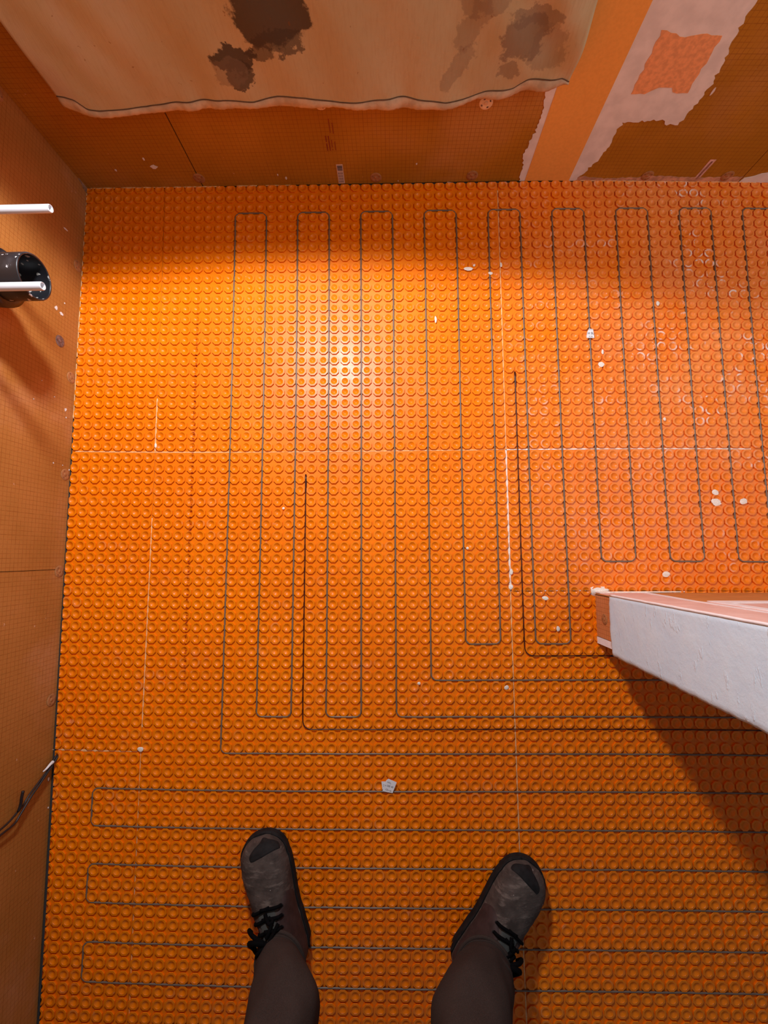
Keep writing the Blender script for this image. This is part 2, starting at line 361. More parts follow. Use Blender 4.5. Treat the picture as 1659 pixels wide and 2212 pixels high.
def blob(name, cx, cy, z, r, mat, parent, h=.0015, el=1., rot=0):
    n = 14; a = np.linspace(0, 2*np.pi, n, endpoint=False); q_ = rng.random(n+4); rr = r*(.72+.75*(np.convolve(q_, np.ones(3)/3, 'same')[2:-2])); ca, sa = math.cos(rot), math.sin(rot)
    pts = [(rr[i]*math.cos(a[i])*el, rr[i]*math.sin(a[i])) for i in range(n)]
    pts = [(x*ca-y*sa, x*sa+y*ca) for x, y in pts]
    V = [(cx+x, cy+y, z) for x, y in pts]+[(cx+x*.6, cy+y*.6, z+h) for x, y in pts]+[(cx, cy, z+h)]
    F = [(i, (i+1) % n, n+(i+1) % n, n+i) for i in range(n)]+[(n+i, n+(i+1) % n, 2*n) for i in range(n)]
    return mesh(name, V, F, mat, parent, True)
for px, py, r, el in ((336, 962, .006, .5), (303, 1618, .006, 1.3), (1105, 1235, .007, .5), (1104, 1268, .006, .9), (1094, 1485, .005, 1), (1206, 1358, .006, .7), (1178, 1292, .005, 1.5),
                      (905, 1476, .0035, 1), (1299, 787, .006, 1.4), (1302, 760, .006, .5), (1548, 1085, .008, 1.6), (1012, 580, .005, 2.2), (1024, 573, .003, 1.2), (1060, 590, .004, 1.4), (1082, 572, .007, .4), (1010, 1184, .003, 1), (612, 1098, .003, 1),
                      (1421, 655, .006, .7), (1436, 905, .005, .7), (1606, 1083, .007, 1.3), (941, 690, .009, .3), (1546, 1063, .007, 1.), (1440, 1240, .007, 1.3)):
    q = onz(px, py, .0055); blob('thinset_spot', q[0], q[1], .0052, r, M['seam_white'], floor, .0008, el)

# ------------------------------------------------------------------ heating cable and sensor wires
def route(pts, z, rad=.62, step=.2):
    pts = [np.array(p, float) for p in pts]; out = [pts[0]]
    for i in range(1, len(pts)-1):
        a, b, c = pts[i-1], pts[i], pts[i+1]; d1 = (a-b)/np.linalg.norm(a-b); d2 = (c-b)/np.linalg.norm(c-b)
        s, e = b+d1*rad, b+d2*rad
        for t in np.linspace(0, 1, 7): out.append((1-t)**2*s+2*t*(1-t)*b+t*t*e)
    out.append(pts[-1]); den = [out[0]]
    for a, b in zip(out[:-1], out[1:]):
        n = max(1, int(np.linalg.norm(b-a)/.5)); den += [a+(b-a)*k/n for k in range(1, n+1)]
    den = np.array(den); ph = np.cumsum(np.r_[0, np.linalg.norm(np.diff(den, axis=0), axis=1)])
    x, y = W(den[:, 0], den[:, 1]); return np.stack([x+.0003*np.sin(ph*1.9), y+.0003*np.sin(ph*1.3+1), z+.0002*np.sin(ph*2.3)], 1)
def loops(u, top, bots):
    p = []
    for i, uu in enumerate(u):
        b = bots[i]
        p += [(uu, b), (uu, top)] if i % 2 == 0 else [(uu, top), (uu, b)]
    return p
CR, CZ = .00210, .0029
uA = [0, 3, 6, 9, 12, 15]
rA = [(57, 49)]+loops(uA, 0, [49, 46, 46, 46, 46, 46])+[(57, 46)]
cA = tag(tube('heating_cable', route(rA, CZ), CR, M['cable'], n=8), 'brown grey heating cable of the leftmost three tall loops, turning right above the boots', 'cable', None)
uB = list(range(18, 58, 3))
bB = [43, 40, 40, 40, 40]+[33]*(len(uB)-5)
rB = [(57, 43)]+loops(uB, 0, bB)
cB = tag(tube('heating_cable', route(rB, CZ), CR, M['cable'], n=8), 'brown grey heating cable of the right-hand tall loops, passing under the white wall end', 'cable')
rC = [(57, 52), (-11, 52), (-11, 55), (57, 55), (57, 58), (-11, 58), (-11, 61), (57, 61), (57, 64), (-11, 64), (-11, 67), (57, 67), (57, 70), (-4, 70), (-4, 73), (57, 73)]
cC = tag(tube('heating_cable', route(rC, CZ), CR, M['cable'], n=8), 'brown heating cable in long horizontal rows passing the two work boots', 'cable')
s1 = route([(7, 25.1), (7, 47), (57, 47)], .0048, .9); r1 = np.full(len(s1), .00135); r1[:3] = .0024
tag(tube('sensor_wire', s1, r1, M['wire'], n=8), 'thin dark wire starting between the second and third left cable lines', 'wire')
s2 = route([(26, 15.85), (26, 41), (57, 41)], .0048, .9); r2 = np.full(len(s2), .00135); r2[:3] = .0024
tag(tube('sensor_wire', s2, r2, M['wire'], n=8), 'thin dark wire beside the right mat seam passing under the white wall end', 'wire')

def text_mesh(s, size, mat, parent, origin, ex, ey, name='printed_text', bold=0):
    cu = D.curves.new('t', 'FONT'); cu.body = s; cu.size = size; cu.offset = bold; cu.align_x = 'CENTER'; cu.align_y = 'CENTER'; cu.resolution_u = 2
    o = D.objects.new('t', cu); COL.objects.link(o); bpy.context.view_layer.update()
    me = D.meshes.new_from_object(o); D.objects.remove(o)
    ex, ey, og = map(np.array, (ex, ey, origin)); co = np.array([v.co[:] for v in me.vertices])
    if len(co): me.vertices.foreach_set('co', (og+co[:, :1]*ex+co[:, 1:2]*ey).astype(np.float32).ravel())
    me.name = name; me.update(); return link(name, me, mat, parent)
def card(name, pix, z, mat, parent, th=.0004):
    """thin paper lying on the mat, corners taken on the plane z"""
    P0 = [onz(x, y, z)[:2] for x, y in pix]; n = len(P0)
    V = [(a, b, z) for a, b in P0]+[(a, b, z+th) for a, b in P0]
    F = [tuple(range(n)), tuple(range(2*n-1, n-1, -1))]+[(i, n+i, n+(i+1) % n, (i+1) % n) for i in range(n)]
    o = mesh(name, V, F, mat, parent)
    bm = o.data; return o
tg = card('paper_tag', [(1272, 710), (1281, 711), (1284, 730), (1267, 730), (1268, 718)], .0068, M['paper'], cB)
c0 = onz(1276, 711.5, .0073); text_mesh('=====', .0045, M['ink'], tg, (c0[0], c0[1]-.001, .0075), (1, 0, 0), (0, 1, 0))
c0 = onz(1276, 720, .0073); text_mesh('H SL', .0088, M['ink'], tg, (c0[0], c0[1], .0075), (1, 0, 0), (0, 1, 0), bold=.00015)
c0 = onz(1276, 727, .0073); text_mesh('4 20', .0056, M['ink'], tg, (c0[0], c0[1], .0075), (1, 0, 0), (0, 1, 0))
t2 = card('paper_tag', [(824, 1688), (833, 1688), (838, 1712), (826, 1705)], .0066, M['paper'], cC)
t3 = card('paper_tag', [(839, 1682), (857, 1690), (848, 1713), (826, 1709), (834, 1686)], .0074, M['paper'], cC)
for i, (s, px, py) in enumerate((('WL:', 841, 1691), ('a SEE 40', 841, 1698.5), ('Clv nt', 839, 1707))):
    c0 = onz(px, py, .0079); text_mesh(s, .0062, M['ink'], t3, (c0[0], c0[1], .0081), (.96, -.28, 0), (.28, .96, 0))
c0 = onz(829, 1697, .007); text_mesh('a II', .005, M['ink'], t2, (c0[0], c0[1], .0072), (.3, .95, 0), (-.95, .3, 0))

# ------------------------------------------------------------------ walls
HW = 2.2
wb = tag(box('wall_back', (-.75, .16, -.02), (2.1, .24, HW), M['slab']), kind='structure')
def vboard(p0, p1, th, z0, z1, mat, parent, name='backer_board'):
    p0 = np.array(p0); p1 = np.array(p1); d = (p1-p0)/np.linalg.norm(p1-p0); nrm = np.array([-d[1], d[0]])
    b = [p0, p1, p1+nrm*th, p0+nrm*th]
    V = [(x, y, z0) for x, y in b]+[(x, y, z1) for x, y in b]
    return mesh(name, V, [(3,2,1,0),(4,5,6,7),(0,1,5,4),(1,2,6,5),(2,3,7,6),(3,0,4,7)], mat, parent)
def bx(a, b, z1=HW): vboard((a, YB(a)), (b, YB(b)), .012, .003, z1, M['board_back'], wb)
bx(-.47, -.1015); bx(-.0985, .905); bx(.9065, 1.45); bx(1.4515, 2.0)
# taped joint: fleece band bedded in thinset, and a second patch beside it
def on_back(px, py, off=0.): q = ony(px, py, .096); return q[0], q[2]
zt = HW
th = ragged([(.826, .003), (.985, .003), (1.013, .05), (1.030, .10), (1.033, .178), (1.06, .178), (1.10, .182), (1.128, .186), (1.14, .174), (1.174, .172), (1.178, .20), (1.188, .24),
             (1.186, .30), (1.172, .36), (1.165, .43), (1.16, .60), (1.02, .64), (1.0, zt), (.80, zt), (.80, .30), (.822, .24), (.828, .19), (.822, .14), (.812, .09), (.822, .05)], .006, .006, keep=(0, 17))
def bplate(name, poly, off, h, mat):
    bm = bmesh.new(); f = bm.faces.new([bm.verts.new((x, 0, z)) for x, z in poly])
    bm.normal_update()
    if f.normal.y > 0: bmesh.ops.reverse_faces(bm, faces=[f])
    bm.normal_update(); bmesh.ops.triangulate(bm, faces=bm.faces[:])
    for xj in _N[1:-1]: bmesh.ops.bisect_plane(bm, geom=bm.verts[:]+bm.edges[:]+bm.faces[:], plane_co=(xj, 0, 0), plane_no=(1, 0, 0))
    e = bmesh.ops.extrude_face_region(bm, geom=bm.faces[:]); up = {v for v in e['geom'] if isinstance(v, bmesh.types.BMVert)}
    for v in bm.verts: v.co.y = float(YB(v.co.x))-off-(h if v in up else 0)
    bmesh.ops.recalc_face_normals(bm, faces=bm.faces[:])
    me = D.meshes.new(name); bm.to_mesh(me); bm.free(); return link(name, me, mat, wb)
bplate('thinset_patch', [tuple(p) for p in th], .0002, .0012, M['thinset'])
bplate('joint_band', [(.842, .004), (.968, .004), (.966, zt-.05), (.836, zt-.05)], .0014, .0008, M['band'])
bplate('band_patch', [tuple(p) for p in ragged([(1.019, .247), (1.05, .247), (1.075, .262), (1.105, .262), (1.112, .252), (1.148, .25), (1.144, .365), (1.10, .368), (1.07, .362), (1.014, .375)], .004, .01)], .0014, .0006, plain('scuffed_band_fleece', (.86, .38, .16), .75, .12, 120, .2, .2))
bplate('thinset_patch', [tuple(p) for p in ragged([(1.45, .003), (1.75, .003), (1.75, .09), (1.6, .06), (1.5, .035), (1.455, .018)], .004)], .0002, .001, M['thinset'])
bplate('thinset_patch', [tuple(p) for p in ragged([(.99, .0035), (1.45, .0035), (1.45, .022), (1.33, .018), (1.2, .021), (1.1, .012), (.99, .017)], .004)], .0002, .0006, plain('thin_thinset_smear', (.60, .30, .18), .8, .3, 60))
for a, b, r, e in ((310, 345, .005, .45), (332, 362, .006, 2), (250, 370, .004, .6), (618, 385, .005, .5), (600, 378, .003, .7), (900, 353, .003, .7), (970, 395, .005, 2.2), (860, 390, .002, .4), (1543, 62, .008, .3), (1540, 185, .012, .25)):
    x, z = on_back(a, b); n = 9; q = [(x+r*e*math.cos(k*6.283/n)*(.6+.6*rng.random()), z+r*math.sin(k*6.283/n)*(.6+.6*rng.random())) for k in range(n)]
    bplate('thinset_spot', q, .0002, .0008, M['thinset'])
def bead(name, pts, parent, seed=0):
    r = .0009+.0014*np.convolve(rng.random(len(pts)+6), np.ones(3)/3, 'same')[3:-3]**2; return tube(name, pts, r, M['seam'], parent, 6)
for a, b in ((-.44, -.36), (-.345, -.20), (-.19, -.05), (.0, .06), (.085, .16), (1.0, 1.5)):
    bead('mortar_bead', [(x, YB(x)-.0012, .0035) for x in np.linspace(a, b, max(4, int((b-a)/.006)))], wb)
# printing and labels low on the centre board
x, z = on_back(716, 300)
for k, (dx, z0, z1) in enumerate(((-.012, .112, .158), (-.005, .112, .157), (.002, .113, .145), (.0095, .113, .142), (.002, .158, .200), (.0095, .160, .193))):
    nn = int((z1-z0)/.0042)
    for j in range(nn):
        if rng.random() < .12: continue
        zz = z0+j*.0042; h = .0030+.0008*rng.random(); wd = .0022 if k > 1 else .0035
        bplate('printed_text', [(.297+dx-wd/2, zz), (.297+dx+wd/2, zz), (.297+dx+wd/2, zz+h), (.297+dx-wd/2, zz+h)], .0002, .0002, M['red_ink'])
lb = bplate('barcode_label', [(.3015, .006), (.3195, .006), (.3195, .069), (.3015, .069)], .0002, .0004, M['label_wall'])
zz = .049
while zz < .066:
    h = .0006+.0016*rng.random(); o = bplate('barcode_bar', [(.3035, zz), (.3178, zz), (.3178, zz+h), (.3035, zz+h)], .0008, .0002, M['ink']); o.parent = lb; zz += h+.0007+.0009*rng.random()
for j in range(16):
    x0 = .304+.0036*(j % 4); z0 = .010+.009*(j//4)
    o = bplate('printed_text', [(x0, z0), (x0+.0014, z0), (x0+.0016, z0+.0068), (x0+.0003, z0+.0062)], .0008, .0002, M['ink']); o.parent = lb
bplate('film_label', [(1.318, .006), (1.332, .006), (1.338, .075), (1.322, .075)], .0002, .0004, M['clear'])
bplate('film_label', [(1.3225, .012), (1.3275, .012), (1.333, .070), (1.328, .070)], .0008, .0003, plain('film_label_ink', (.30, .13, .10), .3, .3, 150))

def washer(parent, c, ex, ey, en, R, mat, holes=3, z=.0):
    """dished disc with a screw head and small round holes (rings of quads)"""
    c, ex, ey, en = map(np.array, (c, ex, ey, en)); n = 18; V = []; F = []
    prof = [(R, 0.), (R*.96, .0006), (R*.62, .0008), (R*.40, .0004), (R*.28, .0002), (R*.26, .0008), (R*.12, .0010)]
    for r, h in prof:
        V += [c+ex*r*math.cos(t)+ey*r*math.sin(t)+en*(h+z) for t in np.linspace(0, 2*np.pi, n, endpoint=False)]
    for i in range(len(prof)-1): F += [(i*n+k, i*n+(k+1) % n, (i+1)*n+(k+1) % n, (i+1)*n+k) for k in range(n)]
    F.append(tuple(range((len(prof)-1)*n, len(prof)*n)))
    w_ = mesh('fastener_washer', V, F, mat, parent, True)
    for k in range(holes):
        t = 2*math.pi*k/holes+.5; q = c+(ex*math.cos(t)+ey*math.sin(t))*R*.66+en*(.0008+z)
        plate('washer_hole', [(R*.12*math.cos(s)*1.4, R*.12*math.sin(s)) for s in np.linspace(0, 2*np.pi, 8, endpoint=False)], q, -ex*math.sin(t)+ey*math.cos(t), ex*math.cos(t)+ey*math.sin(t), en, .0003, M['washer_hole'] if mat is M['washer_smeared'] else M['washer_dark'], w_)
    return w_
for px, py, mt in ((692, 223, 'washer'), (1050, 221, 'washer'), (430, 386, 'washer_smeared'), (812, 383, 'washer_smeared'), (1020, 378, 'washer_smeared'), (1398, 371, 'washer_smeared'), (1570, 366, 'washer_smeared')):
    x, z = on_back(px, py); washer(wb, (x, YB(x)-.0004, z), (1, 0, 0), (0, 0, 1), (0, -1, 0), .0165, M[mt], 4 if mt == 'washer' else 3)

wl = tag(box('wall_left', (-.60, -2.95, -.02), (-.50, .16, HW), M['slab']), kind='structure')
for a, b in ((YB(-.45)-.0005, -1.02), (-1.0215, -2.24), (-2.2415, -2.95)):
    vboard((XL(b), b), (XL(a), a), .012, .003, HW, M['board_left'], wl)
def lplate(name, px, py, r, e, mat, h=.0008):
    q = onx(px, py, XL(-.5)); n = 11; y0, z0 = q[1], q[2]
    poly = [(y0+r*e*math.cos(k*6.283/n)*(.6+.6*rng.random()), max(.004, z0+r*math.sin(k*6.283/n)*(.6+.6*rng.random()))) for k in range(n)]
    return plate(name, poly, (XL(y0)+.0002, 0, 0), (0, 1, 0), (0, 0, 1), (1, 0, 0), h, mat, wl)
for a, b, r, e in ((122, 665, .006, 1.), (133, 678, .007, .6), (140, 655, .002, 1), (143, 495, .008, .3), (183, 545, .005, .5), (141, 885, .004, 1.2), (142, 902, .002, 1), (114, 1000, .002, 1), (72, 862, .0015, 1), (117, 857, .0015, 1), (90, 822, .0015, 1), (148, 1015, .0025, 1), (112, 1618, .004, .5), (100, 1683, .003, 1.5), (99, 1745, .0025, 1), (134, 1005, .0015, 1)):
    lplate('thinset_spot', a, b, r, e, M['thinset'])
lplate('thinset_patch', 184, 400, .022, .7, plain('old_mortar', (.33, .17, .10), .9, .35, 120), .002)
for px, py, mt in ((130, 737, 'washer_dark'), (175, 580, 'washer_smeared'), (158, 818, 'washer_smeared'), (147, 1027, 'washer_smeared'), (134, 1234, 'washer_smeared'), (112, 1510, 'washer_smeared'), (8, 172, 'washer_smeared')):
    if py == 172: q = np.array([XL(0), .075, .30])
    else: q = onx(px, py, XL(-.5))
    q[2] = max(q[2], .02); washer(wl, (XL(q[1])+.0004, q[1], q[2]), (0, 1, 0), (0, 0, 1), (1, 0, 0), .016, M[mt], 3)

for a, b in ((.085, -.15), (-.16, -.42), (-.44, -.60)):
    bead('mortar_bead', [(XL(y)+.0014, y, .0035) for y in np.linspace(a, b, int((a-b)/.006))], wl)
# partition running in from the right, seen end-on: its end skimmed white, its far face taped
X0, Y0, Y1 = .985, -1.087, -1.217
wr = tag(box('wall_right', (X0+.012, Y1+.004, -.02), (2.0, Y0-.006, HW), M['bead']), kind='structure')
box('backer_board', (X0, Y1+.018, .003), (X0+.012, Y0-.0042, .095), M['board_end'], wr)
box('drywall_edge', (X0-.0005, Y1, .003), (X0+.012, Y1+.0165, .095), M['bead'], wr)
washer(wr, (X0-.0004, -1.150, .05), (0, 1, 0), (0, 0, 1), (-1, 0, 0), .014, M['washer_smeared'], 3)
# skim coat with an uneven lower lip
def skim():
    ny, nz = 40, 150; V = []; F = []
    zz = np.r_[np.linspace(0, .6, 110), np.linspace(.62, HW-.09, nz-110)]
    wobz = np.convolve(rng.random(ny+8)-.5, np.ones(3)/3, 'same')[4:-4]; woby = np.convolve(rng.random(nz+8)-.5, np.ones(3)/3, 'same')[4:-4]
    for j, z in enumerate(zz):
        for i in range(ny):
            t = i/(ny-1); ya = Y0+.001; yb = Y1-.014-.010*min(1, z/.45)+woby[j]*.003
            zb = .083+wobz[i]*.004-.004*math.sin(t*math.pi)
            rnd = .020*max(0, t-.86)/.14 if j == 0 else 0
            y = ya+(yb-ya)*t; ed = min(1, min(i, ny-1-i)/2.0, j/2.0)
            y += .0030*t*0; V.append((X0-.0015-.003*ed, y, zb+z+max(0, rnd*(1-z/.02))))
    for j in range(nz-1):
        for i in range(ny-1): a = j*ny+i; F.append((a, a+1, a+ny+1, a+ny))
    b0 = len(V)
    V += [(X0+.012, v[1], v[2]) for v in V[:ny]]
    F += [(i+1, i, b0+i, b0+i+1) for i in range(ny-1)]
    b1 = len(V); V += [(X0+.03, V[j*ny+ny-1][1]+.001, V[j*ny+ny-1][2]) for j in range(nz)]
    F += [(j*ny+ny-1, b1+j, b1+j+1, (j+1)*ny+ny-1) for j in range(nz-1)]
    return mesh('skim_coat', V, F, M['plaster'], wr, True)
skim()
box('drywall_sheet', (X0+.012, Y1-.022, .085), (2.0, Y1+.004, HW), M['bead'], wr)
n = 120; zz = np.linspace(.09, HW-.02, n); tube('corner_bead', [(X0-.003+.0006*rng.random(), Y0+.0005*rng.random(), z) for z in zz], .0026, M['bead'], wr, 8)
# far face of the partition
def fplate(name, poly, off, h, mat): return plate(name, poly, (0, Y0-.006+off, 0), (1, 0, 0), (0, 0, 1), (0, 1, 0), h, mat, wr)
fplate('backer_board', [(X0, .003), (2.0, .003), (2.0, .228), (X0, .228)], 0, .0045, plain('tan_foam_board', (.62, .25, .07), .7, .08, 20, .2))
fplate('backer_board', [(X0, .2295), (2.0, .2295), (2.0, HW), (X0, HW)], 0, .0045, M['pink'])
fplate('joint_band', [tuple(p) for p in ragged([(X0+.001, .004), (1.098, .004), (1.090, .23), (1.083, .6), (1.08, HW-.03), (X0+.001, HW-.03)], .003, .02)], .0046, .0012, M['pink'])
fplate('compound_ridge', [tuple(p) for p in ragged([(1.098, .004), (1.118, .004), (1.100, .23), (1.092, .6), (1.088, 1.6), (1.080, 1.6), (1.084, .6), (1.090, .23)], .0025, .02)], .0046, .0020, M['bead'])
fplate('compound_ridge', [tuple(p) for p in ragged([(1.125, .222), (1.95, .222), (1.95, .236), (1.145, .262), (1.13, .5), (1.118, 1.4), (1.106, 1.4), (1.112, .5)], .003, .02)], .0046, .0016, M['bead'])
fplate('thinset_patch', [tuple(p) for p in ragged([(X0, .003), (1.22, .003), (1.16, .010), (1.05, .012), (1.0, .024), (X0, .03)], .003)], .0058, .003, M['seam_white'])
blob('thinset_patch', X0+.012, Y0+.004, .0005, .012, M['seam_white'], wr, .006, 1.8)

# ------------------------------------------------------------------ plumbing stubs in the left wall
def pipe(name, end, R, r, L, mat, mat_in, label, cat, inlen=.12, group=None):
    """horizontal pipe along x, open end at `end`, length L back to and into the wall"""
    n = 40; e = np.array(end); V = []; F = []
    prof = [(-L, R), (-.002, R), (0, R-.0008), (0, r+.0006), (-.0015, r), (-inlen, r)]
    for dx, q in prof: V += [(dx, q*math.cos(t), q*math.sin(t)) for t in np.linspace(0, 2*np.pi, n, endpoint=False)]
    for i in range(len(prof)-1): F += [(i*n+k, i*n+(k+1) % n, (i+1)*n+(k+1) % n, (i+1)*n+k) for k in range(n)]
    F.append(tuple(range((len(prof)-1)*n, len(prof)*n)))
    o = mesh(name, V, F, mat, None, True); o.location = e
    if mat_in: 
        o.data.materials.append(mat_in)
        for p in o.data.polygons:
            if p.index >= 3*n: p.material_index = 1
    tag(o, label, cat, group); return o
e1 = onz(110, 450.5, .385); pipe('water_pipe', e1, .0079, .0056, e1[0]-XL(e1[1])+.02, M['pipe_white'], M['pipe_white'], 'white plastic water pipe stub, the upper of two, above the black drain', 'pipe')
e2 = onz(93, 618, .405); pipe('water_pipe', e2, .0079, .0056, e2[0]-XL(e2[1])+.02, M['pipe_white'], M['pipe_white'], 'white plastic water pipe stub crossing in front of the black drain pipe', 'pipe')
e3 = onz(76, 598, .345); dr = pipe('drain_pipe', e3, .0455, .0415, e3[0]-XL(e3[1])+.02, M['black'], M['black_in'], 'black plastic drain pipe with open end, spattered with mortar, on the left wall', 'pipe', .13)
n = 40; V = []; F = []
prof = [(-.16, .047), (-.150, .054), (-.105, .056), (-.072, .0585), (-.066, .0575), (-.064, .046)]
for dx, q in prof: V += [(dx, q*math.cos(t), q*math.sin(t)) for t in np.linspace(0, 2*np.pi, n, endpoint=False)]
for i in range(len(prof)-1): F += [(i*n+k, i*n+(k+1) % n, (i+1)*n+(k+1) % n, (i+1)*n+k) for k in range(n)]
mesh('pipe_hub', V, F, M['black'], dr, True)

# leads coming out of the gap under the left wall
XW = XL(-1.5)+.010
lead = empty('lead_wires', onz(127, 1630, .002)); L0 = np.array(lead.location)
tag(lead, 'pair of black lead wires with white tape rising along the left wall', 'wire')
def wall_px(a, b, off=0): q = onx(a, b, XW+off); q[2] = max(q[2], .002); return q-L0
A = [(127, 1628), (112, 1648), (97, 1672), (80, 1695), (63, 1718), (50, 1740), (38, 1754), (20, 1775), (0, 1793), (-40, 1825)]
B = [(129, 1631), (116, 1649), (100, 1673), (84, 1697), (68, 1720), (54, 1743), (42, 1763), (30, 1781), (0, 1805), (-40, 1840)]
tube('wire', spline([wall_px(*p) for p in A]), .0023, M['black_wire'], lead, 8); tube('wire', spline([wall_px(*p, .003) for p in B]), .0023, M['black_wire'], lead, 8)
tube('wire', spline([wall_px(50, 1709, .012), wall_px(47, 1722, .010), wall_px(45, 1737, .006), wall_px(40, 1752, .003)]), .0034, M['black_wire'], lead, 8)
tp = spline([wall_px(115, 1645, .003), wall_px(108, 1652, .003), wall_px(100, 1661, .002), wall_px(93, 1667, .001)]); rt = np.linspace(.0042, .0014, len(tp)); rt[0] = .003
tag(tube('tape_wrap', tp, rt, M['white_tape'], lead, 8), 'white tape wrap')

# ------------------------------------------------------------------ drop cloth
YC = .067
bot = [(139,230),(190,243),(236,248),(329,250),(401,243),(485,237),(591,233),(660,230),(725,225),(776,231),(855,236),(953,236),(992,228),(1031,222),(1105,219),(1137,204),(1176,196),(1227,186)]
sti = [(139,207),(160,210),(190,228),(215,232),(316,235),(380,226),(485,217),(548,220),(600,211),(660,208),(735,214),(860,211),(905,215),(963,220),(1000,214),(1050,204),(1110,198),(1140,182),(1180,174),(1213,170),(1227,180)]
bw = np.array([ony(x, y, YC)[[0, 2]] for x, y in bot]); sw = np.array([ony(x, y, YC)[[0, 2]] for x, y in sti])
xl, xr = bw[0, 0], bw[-1, 0]
NX, NZ, ZT = 230, 150, 1.15
def cy(x, z):
    f = min(1, (ZT-z)/.25)
    r = .010*math.sin(x*9+1.0+z*2)+.006*math.sin(x*23-z*11)+.004*math.sin(x*41+z*17+2)
    k = max(0, (x-.5)/.35); r += k*(.009*math.sin((x*1.0-z*.55)*75)+.006*math.sin((x+z*.8)*48))
    k2 = max(0, (-.02-x)/.3); r += k2*.006*math.sin((x*.8+z*.35)*70)
    low = math.exp(-((z-.25)/.05)**2); r += low*.004*math.sin(x*55+3*math.sin(x*13))
    return YC+(.026-.0)*(1-f)*0+r*.62*f
def hemz(x): return np.interp(x, bw[:, 0], bw[:, 1])
def stz(x): return max(np.interp(x, sw[:, 0], sw[:, 1]), hemz(x)+.004)
V = []; F = []
ts = np.r_[np.linspace(0, 1, 100)**1.3*.42, np.linspace(.44, 1, NZ-100)]
for t in ts:
    for i in range(NX):
        x = xl+(xr-xl)*i/(NX-1); zb = stz(x); z = zb+(ZT-zb)*t; xx = x+(.010*math.sin(z*9) if i in (0, NX-1) else 0)*0
        V.append((xx, cy(xx, z), z))
for j in range(NZ-1):
    for i in range(NX-1): a = j*NX+i; F.append((a, a+1, a+NX+1, a+NX))
cloth = mesh('drop_cloth', V, F, M['cloth'], None, True)
md = cloth.modifiers.new('s', 'SOLIDIFY'); md.thickness = .0012; md.offset = 1
tag(cloth, 'stained brown canvas drop cloth hanging in front of the back wall', 'cloth')
V = []; F = []; NH = 8
for j in range(NH):
    for i in range(NX):
        x = xl+(xr-xl)*i/(NX-1); a, b = stz(x), hemz(x); t = j/(NH-1); z = a+(b-a)*t
        V.append((x, cy(x, z)-.0012-.0028*math.sin(math.pi*min(1, t*1.0))+.0005*math.sin(x*640+3*math.sin(x*90)), z+.0005*math.sin(x*300)*t))
for j in range(NH-1):
    for i in range(NX-1): a = j*NX+i; F.append((a, a+NX, a+NX+1, a+1))
hm = mesh('hem', V, F, M['hem'], cloth, True); md = hm.modifiers.new('s', 'SOLIDIFY'); md.thickness = .002; md.offset = -1
tube('stitch_line', [(x, cy(x, stz(x))-.0016, stz(x)+.0004) for x in np.linspace(xl, xr, 300)], .0011, M['stitch'], cloth, 6)

